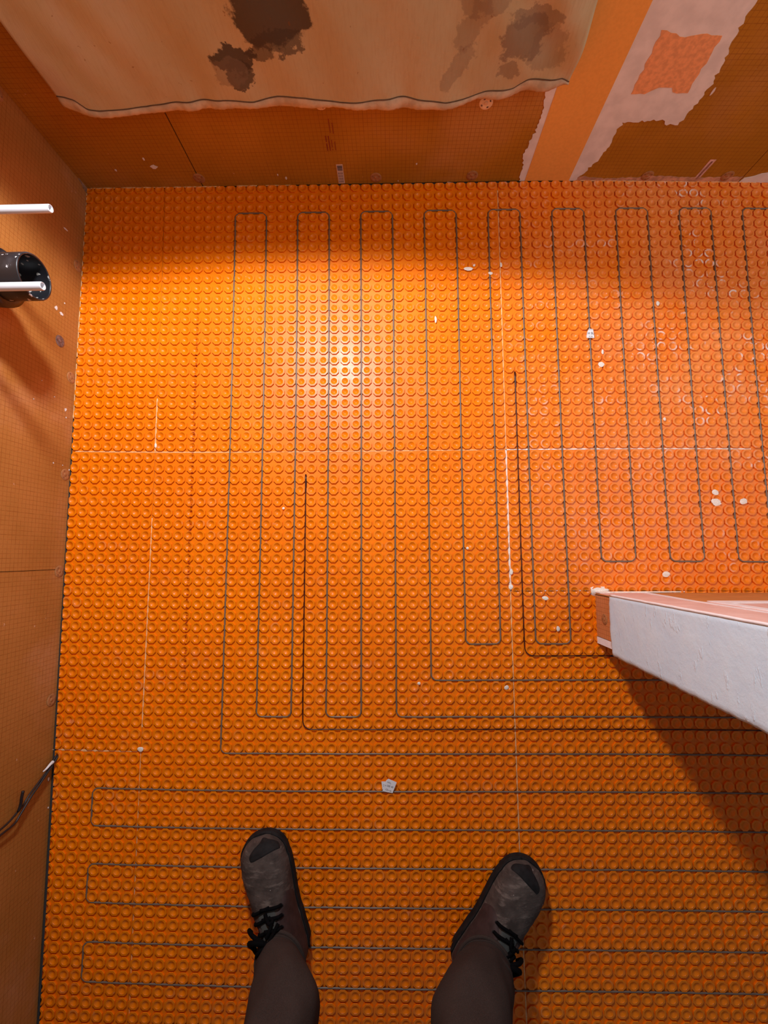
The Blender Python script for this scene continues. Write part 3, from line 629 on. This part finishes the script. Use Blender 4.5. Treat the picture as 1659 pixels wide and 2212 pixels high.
# ------------------------------------------------------------------ the person: work boots and trousers
ZB = .006
person = tag(empty('person', (.42, -1.90, 0)), 'person standing on the orange mat in grey brown trousers and worn brown lace-up boots', 'person')
PO = np.array([.42, -1.90, 0])
ys = np.array([0, .006, .02, .045, .08, .115, .145, .175, .205, .235, .262, .282, .294, .300])
wL = np.array([.014, .024, .033, .037, .037, .038, .043, .050, .056, .0585, .054, .043, .028, .010])
hh = np.array([.07, .10, .125, .135, .138, .130, .110, .092, .079, .071, .064, .055, .044, .026])
def boot(toe, heel, side, lab):
    toe = np.array(toe); heel = np.array(heel); d = (toe-heel)/np.linalg.norm(toe-heel); nx = np.array([d[1], -d[0]])
    e = empty('boot', (0, 0, 0)); e.parent = person; e['label'] = lab
    bend = lambda y: side*.010*math.sin(max(0, (y-.10))/.2*math.pi*.75)      # outline swings to the little toe
    def T(x, y, z): q = heel+d*y+nx*(x+bend(y)); return (q[0]-PO[0], q[1]-PO[1], z+ZB)
    ws = lambda y: np.interp(y, ys, wL) if y < .25 else .0565*math.sqrt(max(0, 1-((y-.25)/.0522)**2))+.0005
    hs = lambda y: np.interp(y, ys, hh)
    def S(y, a, off=0.):                     # upper surface, a = angle from +x side (0) over the top (pi/2) to -x (pi)
        w_, h_ = ws(y)+off*.8, hs(y)+off; ca, sa = math.cos(a), math.sin(a)
        cr = .0016*math.sin(y*330+ca*2.2)*math.exp(-((y-.195)/.032)**2)*max(0, sa)
        pinch = 1-.40*max(0, min(1, (z_ := abs(sa)**.85)))*max(0, min(1, (.16-y)/.05))*0
        z = .016+(h_-.016)*abs(sa)**.80; x = w_*math.copysign(abs(ca)**.72, ca)*pinch
        if y < .15: x *= 1-.16*max(0, (z-.05)/.09)
        return T(x, y, z+cr)
    N = 60; A = 28; V = []; F = []
    Y = .300*(.5-.5*np.cos(np.linspace(0, math.pi, N)))
    for y in Y: V += [S(y, a) for a in np.linspace(0, math.pi, A)]
    F = [(i*A+k, i*A+k+1, (i+1)*A+k+1, (i+1)*A+k) for i in range(N-1) for k in range(A-1)]
    F += [tuple(range(A-1, -1, -1)), tuple(range((N-1)*A, N*A))]
    mesh('upper', V, F, M['leather'], e, True)
    # sole: outline a little wider than the upper
    def wo(y): return .035*math.sqrt(max(0, 1-((.032-y)/.036)**2)) if y < .032 else (np.interp(y, ys, wL)+.0045 if y < .25 else .061*math.sqrt(max(0, 1-((y-.25)/.0565)**2)))
    YO = -.0035+.310*(.5-.5*np.cos(np.linspace(.02, math.pi-.02, N)))
    out = [(wo(y), y) for y in YO]+[(-wo(y), y) for y in YO[::-1]]
    m = len(out); V = [T(x, y, 0) for x, y in out]+[T(x, y, .014) for x, y in out]+[T(x*.97, y*.985+.002, .019) for x, y in out]
    F = [tuple(range(m-1, -1, -1)), tuple(range(2*m, 3*m))]+[(i+r*m, (i+1) % m+r*m, (i+1) % m+(r+1)*m, i+(r+1)*m) for i in range(m) for r in (0, 1)]
    mesh('sole', V, F, M['rubber'], e)
    def shell(name, y0, y1, a0, a1, off, mat, nn=14, fn=None):
        V = []; 
        for i in range(nn):
            for k in range(nn):
                y = y0+(y1-y0)*i/(nn-1); a = a0+(a1-a0)*k/(nn-1)
                if fn: y, a = fn(i/(nn-1), k/(nn-1))
                ed = min(i, k, nn-1-i, nn-1-k); V.append(S(y, a, off if ed > 0 else -.0008))
        return mesh(name, V, [(i*nn+k, i*nn+k+1, (i+1)*nn+k+1, (i+1)*nn+k) for i in range(nn-1) for k in range(nn-1)], mat, e, True)
    # worn-through toe rubber, offset to the big-toe... side seen in the photo
    sgn = -side
    def toe_fn(p, q):
        y = .272+.0275*p; c = math.pi/2-sgn*.50; half = .85*math.sin(math.pi*min(1, .30+.5*p)); return min(y-(.5-q)**2*.026, .2990), c+(q-.5)*2*half
    shell('toe_cap', 0, 0, 0, 0, .0016, M['rubber'], 14, toe_fn)
    # foxing edge along the inner side
    V = []
    tube('welt', [T(-sgn*0+s_*(ws(y)+.002), y, .018) for s_ in (1,) for y in np.linspace(.02, .296, 40)], .0026, M['rubber'], e, 8)
    tube('welt', [T(-(ws(y)+.002), y, .018) for y in np.linspace(.02, .296, 40)], .0026, M['rubber'], e, 8)
    # quarters, tongue
    shell('quarter', 0, 0, 0, 0, .0022, M['collar'], 18, lambda p, q: (.012+p*(.150-.030*abs(q-.5)*2*0+.022*math.sin(q*math.pi)), .02+q*(math.pi/2-.36)))
    shell('quarter', 0, 0, 0, 0, .0022, M['collar'], 18, lambda p, q: (.012+p*(.150+.022*math.sin(q*math.pi)), math.pi-.02-q*(math.pi/2-.36)))
    shell('tongue', .10, .180, math.pi/2-.33, math.pi/2+.33, .0012, M['tongue'])
    # laces over the tongue
    hi = []
    for y in (.120, .138, .156, .172):
        for s_ in (-1, 1):
            a0 = math.pi/2+s_*.62; b0 = math.pi/2-s_*.10; pts = [S(y, a0, .003), S(y+.004, math.pi/2+s_*.35, .006), S(y+.009, b0, .0065)]
            tube('lace', spline(pts, 5), .0038, M['lace'], e, 6)
            q = S(y-.001, a0+s_*.03, .0028); mesh('eyelet', *ring_disc(q, .0035), M['rubber'], e, True)
    for k in range(3):
        pts = [S(.118+.02*k, math.pi/2+.3-.25*k, .007), S(.135+.012*k, math.pi/2-.05, .009), S(.150+.012*k, math.pi/2-.4+.2*k, .006)]; tube('lace', spline(pts, 5), .0042, M['lace'], e, 6)
    # bow: two loops and two ends hanging to the outer side
    o_ = side; kx = .006*o_
    def L(x, y, z): return T(x+kx, y, z)
    hk = hs(.128)
    tube('lace', spline([L(0, .128, hk+.004), L(o_*.018, .142, hk+.010), L(o_*.042, .135, hk-.006), L(o_*.046, .112, hk-.022), L(o_*.028, .112, hk-.002), L(0, .128, hk+.006)], 7), .0052, M['lace'], e, 8)
    tube('lace', spline([L(0, .126, hk+.005), L(-o_*.012, .112, hk+.012), L(o_*.010, .096, hk+.006), L(o_*.036, .092, hk-.012), L(o_*.02, .112, hk+.002), L(0, .126, hk+.006)], 7), .0052, M['lace'], e, 8)
    tube('lace', spline([L(0, .128, hk+.006), L(o_*.020, .122, hk+.012), L(o_*.040, .100, hk-.010), L(o_*.046, .075, hk-.035)], 6), .0046, M['lace'], e, 8)
    tube('lace', spline([L(0, .128, hk+.006), L(o_*.024, .150, hk+.000), L(o_*.046, .146, hk-.030), L(o_*.052, .130, hk-.045)], 6), .0046, M['lace'], e, 8)
    kn = T(kx, .126, hk+.006); mesh('lace_knot', *ball(kn, .0085, .006), M['lace'], e, True)
    return e
def ring_disc(c, r):
    n = 10; V = [(c[0]+r*math.cos(t), c[1]+r*math.sin(t), c[2]) for t in np.linspace(0, 6.283, n, endpoint=False)]
    V += [(c[0]+r*.8*math.cos(t), c[1]+r*.8*math.sin(t), c[2]+.0012) for t in np.linspace(0, 6.283, n, endpoint=False)]
    return V, [(i, (i+1) % n, n+(i+1) % n, n+i) for i in range(n)]+[tuple(range(n, 2*n))]
def ball(c, r, rz):
    n = 10; V = []; F = []
    for i in range(1, 6):
        p = math.pi*i/6; V += [(c[0]+r*math.sin(p)*math.cos(t), c[1]+r*math.sin(p)*math.sin(t), c[2]+rz*math.cos(p)) for t in np.linspace(0, 6.283, n, endpoint=False)]
    F = [(i*n+k, i*n+(k+1) % n, (i+1)*n+(k+1) % n, (i+1)*n+k) for i in range(4) for k in range(n)]+[tuple(range(n-1, -1, -1)), tuple(range(4*n, 5*n))]
    return V, F
boot((.122, -1.684), (.216, -1.967), -1, 'worn brown boot on the left, pointing straight ahead')
boot((.785, -1.743), (.604, -1.981), 1, 'worn brown boot on the right, toes turned out')

def trousers():
    V = []; F = []; n = 48
    def leg(path):
        b = len(V)
        for (x, y, z, rx, ry) in path:
            for k in range(n):
                t = 2*math.pi*k/n; f = 1+.030*math.sin(3*t+z*21)+.022*math.sin(5*t-z*34+1)+.012*math.sin(9*t+z*60)
                f = f if z > .155 else 1+.01*math.sin(7*t)
                V.append((x+rx*f*math.cos(t)-PO[0], y+ry*f*math.sin(t)-PO[1], z+.004*math.sin(2*t+.5)*(z < .16)))
        m = len(path)
        for i in range(m-1): F.extend([(b+i*n+k, b+i*n+(k+1) % n, b+(i+1)*n+(k+1) % n, b+(i+1)*n+k) for k in range(n)])
        return b, m
    def interp(keys, m=70):
        K = np.array(keys); s = spline(K, 10); return s
    Lk = interp([(.193, -1.898, .122, .054, .064), (.200, -1.897, .137, .057, .066), (.212, -1.893, .17, .064, .074), (.232, -1.888, .23, .072, .083), (.232, -1.890, .30, .067, .080), (.235, -1.90, .40, .068, .080), (.29, -1.93, .60, .082, .09), (.335, -1.97, .84, .095, .10)])
    Rk = interp([(.648, -1.905, .122, .060, .066), (.642, -1.903, .137, .064, .069), (.628, -1.898, .17, .074, .078), (.606, -1.890, .23, .080, .085), (.596, -1.890, .30, .073, .081), (.585, -1.90, .40, .070, .081), (.55, -1.93, .60, .083, .09), (.515, -1.97, .84, .095, .10)])
    # turned-in hem: start inside the cuff, fold round the lower rim
    def hemmed(K): a = K[0].copy(); a[3:] *= .80; a[2] += .012; a2 = K[0].copy(); a2[3:] *= .95; a2[2] -= .002; return np.vstack([a, a2, K])
    for K in (Lk, Rk): leg(hemmed(K))
    hips = interp([(.335, -1.97, .80, .07, .08), (.425, -1.99, .82, .17, .11), (.425, -2.0, .90, .185, .12), (.425, -2.0, 1.0, .17, .11), (.425, -2.0, 1.05, .165, .105)][1:])
    b, m = leg(hips); F.append(tuple(b+(m-1)*n+k for k in range(n))); F.append(tuple(b+k for k in range(n-1, -1, -1)))
    o = mesh('trousers', V, F, M['trouser'], person, True); o['label'] = 'grey brown work trousers'
    for K in (Lk, Rk):
        pts = []; i = 6; x, y, z, rx, ry = K[i]
        for k in range(49):
            t = 2*math.pi*k/48; f = (1+.01*math.sin(7*t)) if z < .155 else 1+.030*math.sin(3*t+z*21)+.022*math.sin(5*t-z*34+1); pts.append((x+(rx*f+.0006)*math.cos(t)-PO[0], y+(ry*f+.0006)*math.sin(t)-PO[1], z+.004*math.sin(2*t+.5)*(z < .16)))
        tube('cuff_stitch', pts, .0007, M['seam_thread'], o, 6)
        rim = K[2]; pts = [(rim[0]+(rim[3]*1.004)*math.cos(t)-PO[0], rim[1]+rim[4]*1.004*math.sin(t)-PO[1], rim[2]-.006+.004*math.sin(2*t+.5)) for t in np.linspace(0, 2*math.pi, 49)]
        tube('cuff_hem', pts, .0045, M['trouser'], o, 8)
trousers()
